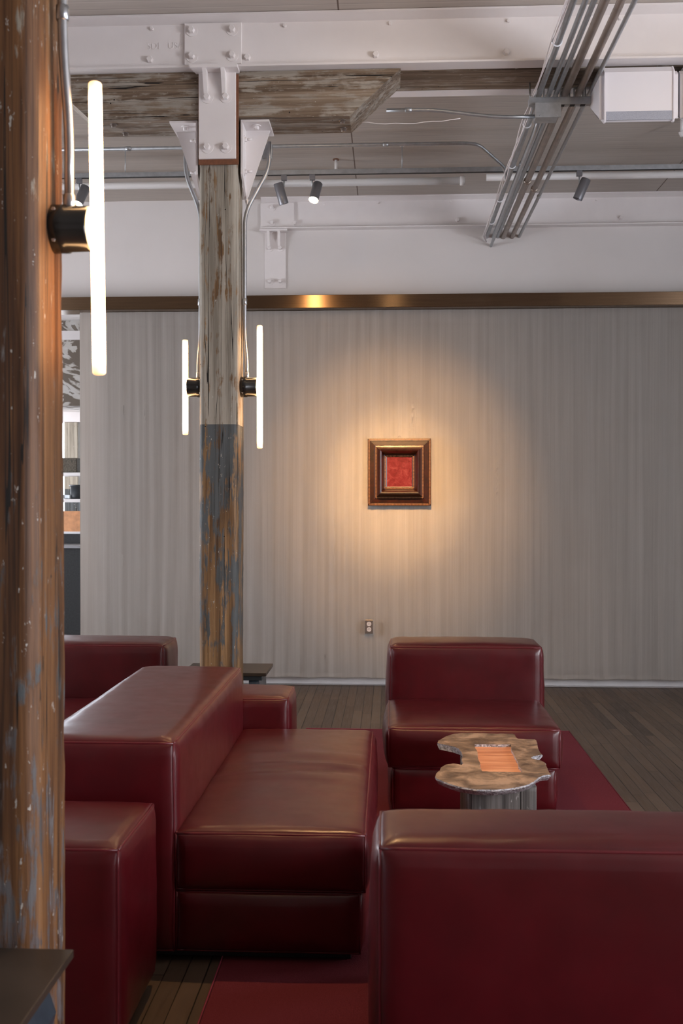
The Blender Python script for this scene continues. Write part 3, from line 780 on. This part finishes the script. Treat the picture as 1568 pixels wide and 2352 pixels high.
spot_head(1.56, 4.3, 3.965, aim(1.56, 4.3, 3.9, .9, 8.4, .7), True, 'lit spotlight on the nearer track, rightmost, aimed low at the curtain', 30, 1.0, 26)
spot_head(-.78, 5.95, 3.965, aim(-.78, 5.95, 3.85, -.1, 8.4, 1.6), True, 'lit spotlight fixed to the ceiling just behind the corbel', 45, 1.0, 75, extra=None, canopy=True)

# ceiling mounted speakers
def speaker(x0, x1, label):
    o = thing('beam_speaker', label, 'speaker', ((x0+x1)/2, 5.45, 3.50), 'white box speakers under the beam')
    yb, yf = 5.60, 5.33; zt_, zb_ = 3.782, 3.498
    b = bmesh.new()
    poly = [(yf, zb_+.004), (yf, zt_-.035), (yf+.03, zt_), (yb, zt_), (yb, zb_+.16), (yf+.02, zb_)]
    prism(b, poly, 'X', x0+.03, x1-.03)
    link('body', b, 'speaker', o)
    b = bmesh.new(); quad_box(b, x0+.034, x1-.034, yf-.003, yf+.004, zb_+.003, zb_+.047); link('grille', b, 'grille', o)
    for xa, xb, s in ((x0, x0+.03, -1), (x1-.03, x1, 1)):
        b = bmesh.new()
        pts = [(yf-.006, zb_+.004), (yf-.006, zt_-.037), (yf+.028, zt_+.002), (yb, zt_+.002), (yb+.002, zb_+.15), (yf+.02, zb_-.006), (yf+.004, zb_-.006)]
        prism(b, pts, 'X', xa, xb)
        geom = [e for e in b.edges if abs(e.verts[0].co.x-e.verts[1].co.x) < 1e-5 and abs(e.verts[0].co.x-(xa if s < 0 else xb)) < 1e-5]
        bmesh.ops.bevel(b, geom=geom, offset=.022, segments=4, affect='EDGES')
        link('end_cap', b, 'speaker', o, smooth=False)
    link('mounting_rail', box(x0+.06, x1-.06, 5.42, 5.50, zt_, 3.80, .002), 'white_steel', o)
    return o
speaker(1.075, 1.475, 'white box speaker with a grey lower band under the beam right of the conduits')
speaker(1.485, 1.885, 'white box speaker cut off by the right edge of the view')

# sprinkler head at the right
o = thing('fire_sprinkler', 'small white sprinkler head at the right under the ceiling', 'sprinkler', (1.93, 6.9, 3.95))
b = bmesh.new(); tube(b, [(1.93, 6.9, CZ), (1.93, 6.9, 3.99)], .012, 12); link('drop', b, 'white_pipe', o)
b = bmesh.new(); tube(b, [(1.93, 6.9, 3.99), (1.93, 6.9, 3.985), (1.93, 6.9, 3.96)], [.022, .022, .012], 12); link('nozzle', b, 'white_pipe', o)
o = thing('fire_sprinkler', 'small white sprinkler head left of the conduit bundle above the white pipe', 'sprinkler', (-.40, 7.72, 3.97))
b = bmesh.new(); tube(b, [(-.40, 7.6, CZ), (-.40, 7.6, 3.99)], .010, 12); link('drop', b, 'white_pipe', o)
b = bmesh.new(); tube(b, [(-.40, 7.6, CZ), (-.40, 7.6, CZ-.006)], .024, 16); link('canopy', b, 'rust', o)

# ------------------------------------------------------------------ PICTURE
pc = thing('framed_picture', 'small square red picture in a deep dark mahogany frame on the grey curtain', 'picture', (.078, 8.42, 1.51))
PXc, PZc = .078, 1.785
def frame_ring(w0, h0, w1, h1, ya, yb, bm=None):
    """mitred ring from outer half size (w0,h0) at depth ya to inner (w1,h1) at depth yb (front y)"""
    b = bm or bmesh.new()
    o_ = [(-w0, -h0), (w0, -h0), (w0, h0), (-w0, h0)]; i_ = [(-w1, -h1), (w1, -h1), (w1, h1), (-w1, h1)]
    A = [b.verts.new((PXc+x, ya, PZc+z)) for x, z in o_]; B = [b.verts.new((PXc+x, yb, PZc+z)) for x, z in i_]
    for k in range(4): b.faces.new((A[k], A[(k+1) % 4], B[(k+1) % 4], B[k]))
    return b
W0, H0 = .258, .276
b = bmesh.new()
prof = [(0, 8.432), (0, 8.405), (.020, 8.403), (.022, 8.410), (.055, 8.408), (.060, 8.400), (.072, 8.398), (.076, 8.385), (.084, 8.352), (.094, 8.325), (.102, 8.315), (.112, 8.319), (.120, 8.342), (.128, 8.372), (.134, 8.392), (.150, 8.400), (.156, 8.402)]
for (a, ya), (c_, yc) in zip(prof, prof[1:]):
    frame_ring(W0-a, H0-a, W0-c_, H0-c_, ya, yc, b)
bmesh.ops.remove_doubles(b, verts=b.verts[:], dist=1e-5); bmesh.ops.recalc_face_normals(b, faces=b.faces[:])
for f in b.faces:
    c_ = f.calc_center_median()
link('moulding', b, 'mahogany', pc)
def ripple(a, half_w, y, step=.0115, nm='ripple_moulding'):
    b = bmesh.new(); w_, h_ = W0-a, H0-a
    n = int(2*w_/step)
    for k in range(n):
        x = PXc - w_ + (k+.5)*2*w_/n
        for zz in (PZc-h_, PZc+h_): quad_box(b, x-step*.33, x+step*.33, y, y+.004, zz-half_w, zz+half_w)
    n = int(2*h_/step)
    for k in range(n):
        z = PZc - h_ + (k+.5)*2*h_/n
        for xx in (PXc-w_, PXc+w_): quad_box(b, xx-half_w, xx+half_w, y, y+.004, z-step*.33, z+step*.33)
    return link(nm, b, 'ripple', pc)
ripple(.010, .007, 8.4005); ripple(.066, .006, 8.3955); ripple(.143, .006, 8.393)
link('painted_panel', box(PXc-(W0-.155), PXc+(W0-.155), 8.402, 8.41, PZc-(H0-.155), PZc+(H0-.155)), 'red_panel', pc)
b = bmesh.new(); tube(b, [(PXc+.012*cos(a), 8.42, PZc+H0+.008+.012*sin(a)) for a in [2*pi*k/16 for k in range(17)]], .0022, 6, cap=False); link('hanging_ring', b, 'steel_plate', pc)
single('hanging_nail', (lambda b: (tube(b, [(PXc, 8.412, PZc+H0+.017), (PXc, 8.445, PZc+H0+.017)], .0025, 8), b)[-1])(bmesh.new()), 'steel_plate', 'small nail carrying the ring of the framed picture', 'nail', (PXc, 8.43, PZc+H0+.017)) if False else None

# outlet
o = thing('wall_outlet', 'small steel double wall outlet on the curtain below the picture', 'outlet', (-.170, 8.42, .455))
link('cover_plate', box(-.206, -.135, 8.415, 8.423, .455, .569, .003), 'steel_plate', o)
for z in (.535, .490):
    b = bmesh.new(); tube(b, [(-.1705, 8.4155, z), (-.1705, 8.412, z)], .0185, 20); r_ = link('receptacle', b, 'outlet_face', o)
    b = bmesh.new(); quad_box(b, -.179, -.1765, 8.411, 8.4125, z-.006, z+.004); quad_box(b, -.1645, -.162, 8.411, 8.4125, z-.006, z+.004)
    tube(b, [(-.1705, 8.4125, z+.009), (-.1705, 8.411, z+.009)], .003, 8); link('slot', b, 'slot', r_)

# ------------------------------------------------------------------ LEATHER SEATING
def g_edge(d, w_):
    if d >= w_: return 1.0
    return sqrt(max(0, 1 - (1 - d/w_)**2))
def cushion(x0, x1, y0, y1, z0, z1, b=.016, crown=.010, w_=.05, seed=0, wrinkles=None, puck=.0025):
    bm = bmesh.new(); lo = (x0, y0, z0); hi = (x1, y1, z1)
    def grid(L):
        n = max(10, int(L/.035)); s = set(i/n for i in range(n+1))
        for d in (.003, .008, .015, .025, .036, .05): s.add(d/L); s.add(1-d/L)
        return sorted(s)
    for ax in range(3):
        ua, va = [(1, 2), (0, 2), (0, 1)][ax]
        Lu, Lv = hi[ua]-lo[ua], hi[va]-lo[va]; us, vs = grid(Lu), grid(Lv)
        for side in (0, 1):
            sg = 1 if side else -1; G_ = []
            for u in us:
                row = []
                for v in vs:
                    du, dv = min(u, 1-u)*Lu, min(v, 1-v)*Lv
                    e = g_edge(du, w_)*g_edge(dv, w_)
                    cu_, cv_ = 4*u*(1-u), 4*v*(1-v)
                    o = b*e + crown*cu_*cv_
                    pu, pv = lo[ua]+u*Lu, lo[va]+v*Lv
                    near = exp(-min(du, dv)/.05)
                    o += puck*near*e*noise.noise(Vector((pu*16+seed, pv*16, ax*5+side)))*2
                    o += .003*e*noise.noise(Vector((pu*3.1+seed, pv*3.1, ax)))
                    if wrinkles and ax == 2 and side == 1: o += wrinkles(pu, pv)*e
                    p = [0, 0, 0]; p[ua] = pu; p[va] = pv; p[ax] = (hi if side else lo)[ax] + sg*o
                    # let the seam lines wander slightly
                    wv = .0022*noise.noise(Vector((p[0]*5+seed, p[1]*5, p[2]*5)))
                    p[ua] += wv
                    row.append(bm.verts.new(p))
                G_.append(row)
            for i in range(len(us)-1):
                for j in range(len(vs)-1):
                    q = (G_[i][j], G_[i+1][j], G_[i+1][j+1], G_[i][j+1])
                    flip = (side == 1) == (ax != 1)
                    f = bm.faces.new(q if flip else q[::-1]); f.smooth = True
    return bm
def piping(x0, x1, y0, y1, z0, z1, r=.0042, seed=0):
    bm = bmesh.new()
    def wob(p): 
        d = .0022*noise.noise(Vector((p[0]*5+seed, p[1]*5, p[2]*5)))
        return (p[0]+d, p[1]+d, p[2])
    def ln(a, c):
        a, c = Vector(a), Vector(c); n = max(2, int((c-a).length/.05))
        tube(bm, [wob(a.lerp(c, k/n)) for k in range(n+1)], r, 8)
    X_, Y_, Z_ = (x0, x1), (y0, y1), (z0, z1)
    for y in Y_:
        for z in Z_: ln((x0, y, z), (x1, y, z))
    for x in X_:
        for z in Z_: ln((x, y0, z), (x, y1, z))
        for y in Y_: ln((x, y, z0), (x, y, z1))
    return bm
def pad(name, root, dims, **k):
    c = link(name, cushion(*dims, **k), 'leather', root)
    link('piping', piping(*dims, seed=k.get('seed', 0)), 'piping', c)
    return c
def plinth(root, x0, x1, y0, y1, ins=.045):
    link('plinth', box(x0+ins, x1-ins, y0+ins, y1-ins, .008, .055, .002), 'plinth', root)

def sofa_wrinkle(x, y):
    s = 0
    for yc, a, xc, wx, ww in ((4.36, .007, -.33, .22, .03), (4.25, -.010, -.30, .22, .022), (4.17, .010, -.28, .24, .022), (4.10, -.009, -.33, .24, .02), (4.00, .008, -.4, .3, .035)):
        yy = y - yc + .18*(x-xc)*(x-xc)*2 + .05*(x-xc)
        s += a*exp(-(yy/ww)**2)*exp(-((x-xc)/wx)**2)
    return s
BT, ST, MD = .738, .438, .248     # back top, seat top, join between seat and base
# sofa to the left, back along its left side
s1 = thing('sofa', 'long red leather sofa seen end-on, standing in front of the middle post', 'sofa', (-.6, 4.15, 0))
pad('backrest', s1, (-1.195, -.722, 3.38, 4.91, .045, BT), crown=.008, seed=1)
pad('seat', s1, (-.712, -.082, 3.38, 4.91, MD+.004, ST), b=.017, crown=.016, seed=2, wrinkles=sofa_wrinkle)
pad('base', s1, (-.712, -.098, 3.385, 4.915, .045, MD-.006), seed=3)
plinth(s1, -1.19, -.085, 3.38, 4.92)
# lounge chair by the curtain
s2 = thing('lounge_chair', 'armless red leather lounge chair facing the slab table', 'armchair', (.413, 5.5, 0))
pad('backrest', s2, (.006, .836, 5.69, 6.01, .045, BT-.002), b=.018, crown=.012, seed=11)
pad('seat', s2, (-.004, .822, 4.985, 5.68, MD+.004, ST), b=.017, crown=.018, seed=12)
pad('base', s2, (.016, .802, 4.995, 5.68, .045, MD-.006), seed=13)
plinth(s2, .006, .806, 4.99, 6.0)
for c_ in [s2]: c_.rotation_euler.z = 0
# sofa beyond, only its back corner showing
s3 = thing('sofa', 'red leather sofa at the far left, its back top showing above the nearer sofa', 'sofa', (-2.05, 5.4, 0))
pad('backrest', s3, (-2.83, -1.262, 5.64, 5.98, .045, BT), b=.018, crown=.010, seed=21)
pad('seat', s3, (-2.82, -1.262, 4.96, 5.62, MD+.004, ST), seed=22)
pad('base', s3, (-2.82, -1.268, 4.965, 5.62, .045, MD-.006), seed=23)
plinth(s3, -2.82, -1.262, 4.96, 5.98)
# sofa nearest the camera, seen from behind
s4 = thing('sofa', 'red leather sofa nearest the camera at bottom right, seen from behind', 'sofa', (.75, 2.85, 0))
pad('backrest', s4, (-.022, 1.54, 2.38, 2.66, .045, BT), b=.020, crown=.012, w_=.06, seed=31)
pad('seat', s4, (-.018, 1.54, 2.68, 3.33, MD+.004, ST), seed=32)
pad('base', s4, (-.010, 1.53, 2.68, 3.32, .045, MD-.006), seed=33)
plinth(s4, -.02, 1.54, 2.38, 3.33)
# low upholstered blocks
o1 = thing('ottoman', 'low red leather block behind the far end of the long sofa, by the post foot', 'ottoman', (-.84, 5.13, 0))
pad('cushion', o1, (-1.17, -.500, 4.975, 5.315, .045, .578), b=.016, crown=.008, seed=41)
plinth(o1, -1.19, -.50, 4.955, 5.315)
o2 = thing('ottoman', 'low red leather block at bottom left beside the nearest brown post', 'ottoman', (-1.1, 3.03, 0))
pad('cushion', o2, (-1.45, -.755, 2.80, 3.23, .045, .578), b=.016, crown=.010, seed=42)
plinth(o2, -1.45, -.755, 2.80, 3.23)

# rug
o = thing('area_rug', 'dark red rug under the chair, slab table and sofas', 'rug', (.31, 4.5, 0))
link('pile', box(-.560, 1.196, .6, 6.905, .0005, .007, .002), 'rug', o)
b = bmesh.new(); rr = .0033; zz = .0037
for a, c_ in (((-.565, .6, zz), (-.565, 6.91, zz)), ((1.201, .6, zz), (1.201, 6.91, zz)), ((-.565, 6.91, zz), (1.201, 6.91, zz))):
    tube(b, [a, c_], rr, 8)
link('binding', b, 'rug_edge', o)

# ------------------------------------------------------------------ SLAB TABLE
tb = thing('slab_table', 'low table with ragged cast metal slab top on a grey timber block', 'table', (.45, 4.3, 0))
link('timber_block', (lambda b: b)(post_bm(.312, .575, 4.03, 4.56, .008, .428, .006, .0025, 5, 1.0)), 'block_wood', tb)
# slab outline: read off the photograph on the plane z = .452, given real thickness
def back(x, y, z):
    yaw = atan(111/F_PX); p = atan(26/F_PX)
    f = Vector((-sin(yaw)*cos(p), cos(yaw)*cos(p), -sin(p))); r = Vector((cos(yaw), sin(yaw), 0)); u = r.cross(f)
    d = f + r*((x-784)/F_PX) + u*(-(y-1176)/F_PX); k = (z-1.55)/d.z
    return (d.x*k, d.y*k)
ZS = .454
def zp(a, b): return (940 + a/3.92, 1640 + b/3.92)
OUT = [(500, 170), (640, 172), (790, 177), (930, 177), (948, 185), (955, 205), (975, 222), (1040, 226), (1125, 228), (1142, 238), (1150, 275), (1162, 320), (1180, 352), (1195, 368), (1187, 402), (1165, 415), (1150, 398), (1120, 404), (1096, 396), (1115, 382), (1140, 372), (1100, 380),
       ]
OUT = [(500, 170), (640, 172), (790, 177), (930, 177), (948, 185), (955, 205), (975, 222), (1040, 226), (1125, 228), (1142, 238), (1150, 275), (1162, 320), (1180, 352), (1195, 366), (1150, 374), (1120, 380), (1092, 392), (1112, 402), (1150, 412), (1187, 420), (1222, 440), (1232, 470), (1250, 510), (1268, 545),
       (1235, 548), (1200, 556), (1160, 572), (1140, 590), (1110, 615), (1060, 638), (980, 658), (880, 672), (760, 682), (640, 680), (560, 672), (440, 652), (370, 630), (300, 605), (245, 580), (232, 560), (245, 530), (275, 505), (285, 480), (330, 455), (395, 445), (430, 450), (470, 458), (485, 442), (470, 415), (480, 385), (470, 345), (440, 310), (390, 292), (340, 280), (290, 270), (252, 262), (262, 240), (300, 218), (330, 200), (400, 178)]
HOLE = [(588, 272), (590, 300), (612, 340), (615, 400), (635, 440), (632, 470), (655, 515), (760, 519), (880, 521), (1012, 523), (1003, 490), (982, 470), (975, 430), (955, 395), (940, 360), (918, 325), (915, 275), (800, 276), (700, 272)]
def slab():
    bm = bmesh.new()
    def jag(pts, n, amp):
        out = []
        for i in range(len(pts)):
            a = Vector(pts[i]); c_ = Vector(pts[(i+1) % len(pts)])
            m_ = max(1, int((c_-a).length/.012))
            for k in range(m_):
                p = a.lerp(c_, k/m_); q = amp*noise.noise(Vector((p.x*60, p.y*60, 1)))
                out.append((p.x+q, p.y-q))
        return out
    O = jag([back(*zp(*p), ZS) for p in OUT], 1, .0025)
    Hh = jag([back(*zp(*p), ZS) for p in HOLE], 1, .002)
    th = .026
    def edges(pts, z): 
        vs = [bm.verts.new((x, y, z)) for x, y in pts]
        return vs, [bm.edges.new((vs[i], vs[(i+1) % len(vs)])) for i in range(len(vs))]
    ov, oe = edges(O, ZS); hv, he = edges(Hh, ZS)
    r = bmesh.ops.triangle_fill(bm, use_beauty=True, edges=oe+he, normal=(0, 0, 1))
    top = [f for f in bm.faces]
    for f in top:
        if f.normal.z < 0: f.normal_flip()
    def skirt(vs, sgn):
        c_ = Vector((.42, 4.35, 0)); prev = vs
        for dz, inn in ((-.006, -.002), (-.016, .006), (-th, .016)):
            nw = []
            for v in vs:
                d = (v.co - c_); d.z = 0; d.normalize()
                nn = .004*noise.noise(v.co*45 + Vector((0, 0, dz*100)))
                nw.append(bm.verts.new(v.co - d*(inn+nn)*sgn + Vector((0, 0, dz))))
            n = len(vs)
            for i in range(n):
                f = bm.faces.new((prev[i], nw[i], nw[(i+1) % n], prev[(i+1) % n])); f.material_index = 1
            prev = nw
        return prev
    bo = skirt(ov, 1); bh = skirt(hv, 0)
    bes = []
    for ring in (bo, bh):
        for i in range(len(ring)):
            e = bm.edges.get((ring[i], ring[(i+1) % len(ring)])); bes.append(e)
    bmesh.ops.triangle_fill(bm, use_beauty=True, edges=bes, normal=(0, 0, -1))
    bmesh.ops.recalc_face_normals(bm, faces=bm.faces[:])
    return bm
sl = link('slab_top', slab(), 'slab', tb); sl.data.materials.append(M['slab_edge'])
b = bmesh.new(); hc = [back(*zp(*p), ZS) for p in HOLE]
vs = [b.verts.new((x, y, ZS-.012)) for x, y in [(lambda p: ((p[0]-.44)*1.04+.44, (p[1]-4.36)*1.02+4.36))(p) for p in hc]]
f = b.faces.new(vs)
if f.normal.z < 0: f.normal_flip()
r = bmesh.ops.extrude_face_region(b, geom=[f]); bmesh.ops.translate(b, verts=[v for v in r['geom'] if isinstance(v, bmesh.types.BMVert)], vec=(0, 0, -.014))
bmesh.ops.recalc_face_normals(b, faces=b.faces[:])
link('wood_inlay', b, 'inlay', tb)

# ------------------------------------------------------------------ SIDE TABLES
def side_table(x0, x1, y0, y1, label, seed):
    o = thing('side_table', label, 'side table', ((x0+x1)/2, (y0+y1)/2, 0))
    link('table_top', box(x0, x1, y0, y1, .582, .600, .002), 'table_top', o)
    link('apron', box(x0+.03, x1-.025, y0+.02, y1-.02, .555, .582, .002), 'black_metal', o)
    # crumpled folded-sheet legs
    rng = random.Random(seed)
    for xa in (x0+.05, x1-.085):
        b = bmesh.new(); n = 7; rows = []
        for j in range(9):
            z = .004 + .551*j/8; row = []
            for k, (ux, uy) in enumerate(((0, 0), (1, 0), (1, 1), (0, 1))):
                jx = rng.uniform(-.018, .018); jy = rng.uniform(-.03, .03) if 0 < j < 8 else 0
                row.append(b.verts.new((xa+ux*.05+jx, y0+.05+uy*(y1-y0-.10)+jy, z)))
            rows.append(row)
        for p, q in zip(rows, rows[1:]):
            for k in range(4):
                l_ = (k+1) % 4
                if rng.random() < .5: b.faces.new((p[k], p[l_], q[l_])); b.faces.new((p[k], q[l_], q[k]))
                else: b.faces.new((p[k], p[l_], q[k])); b.faces.new((p[l_], q[l_], q[k]))
        b.faces.new(rows[0][::-1]); b.faces.new(rows[-1]); link('leg', b, 'table_leg', o)
side_table(-1.15, -.668, 1.55, 2.128, 'dark metal side table at bottom left in front of the nearest brown post', 4)
side_table(-1.15, -.680, 5.60, 5.935, 'small dark side table behind the foot of the middle post', 9)
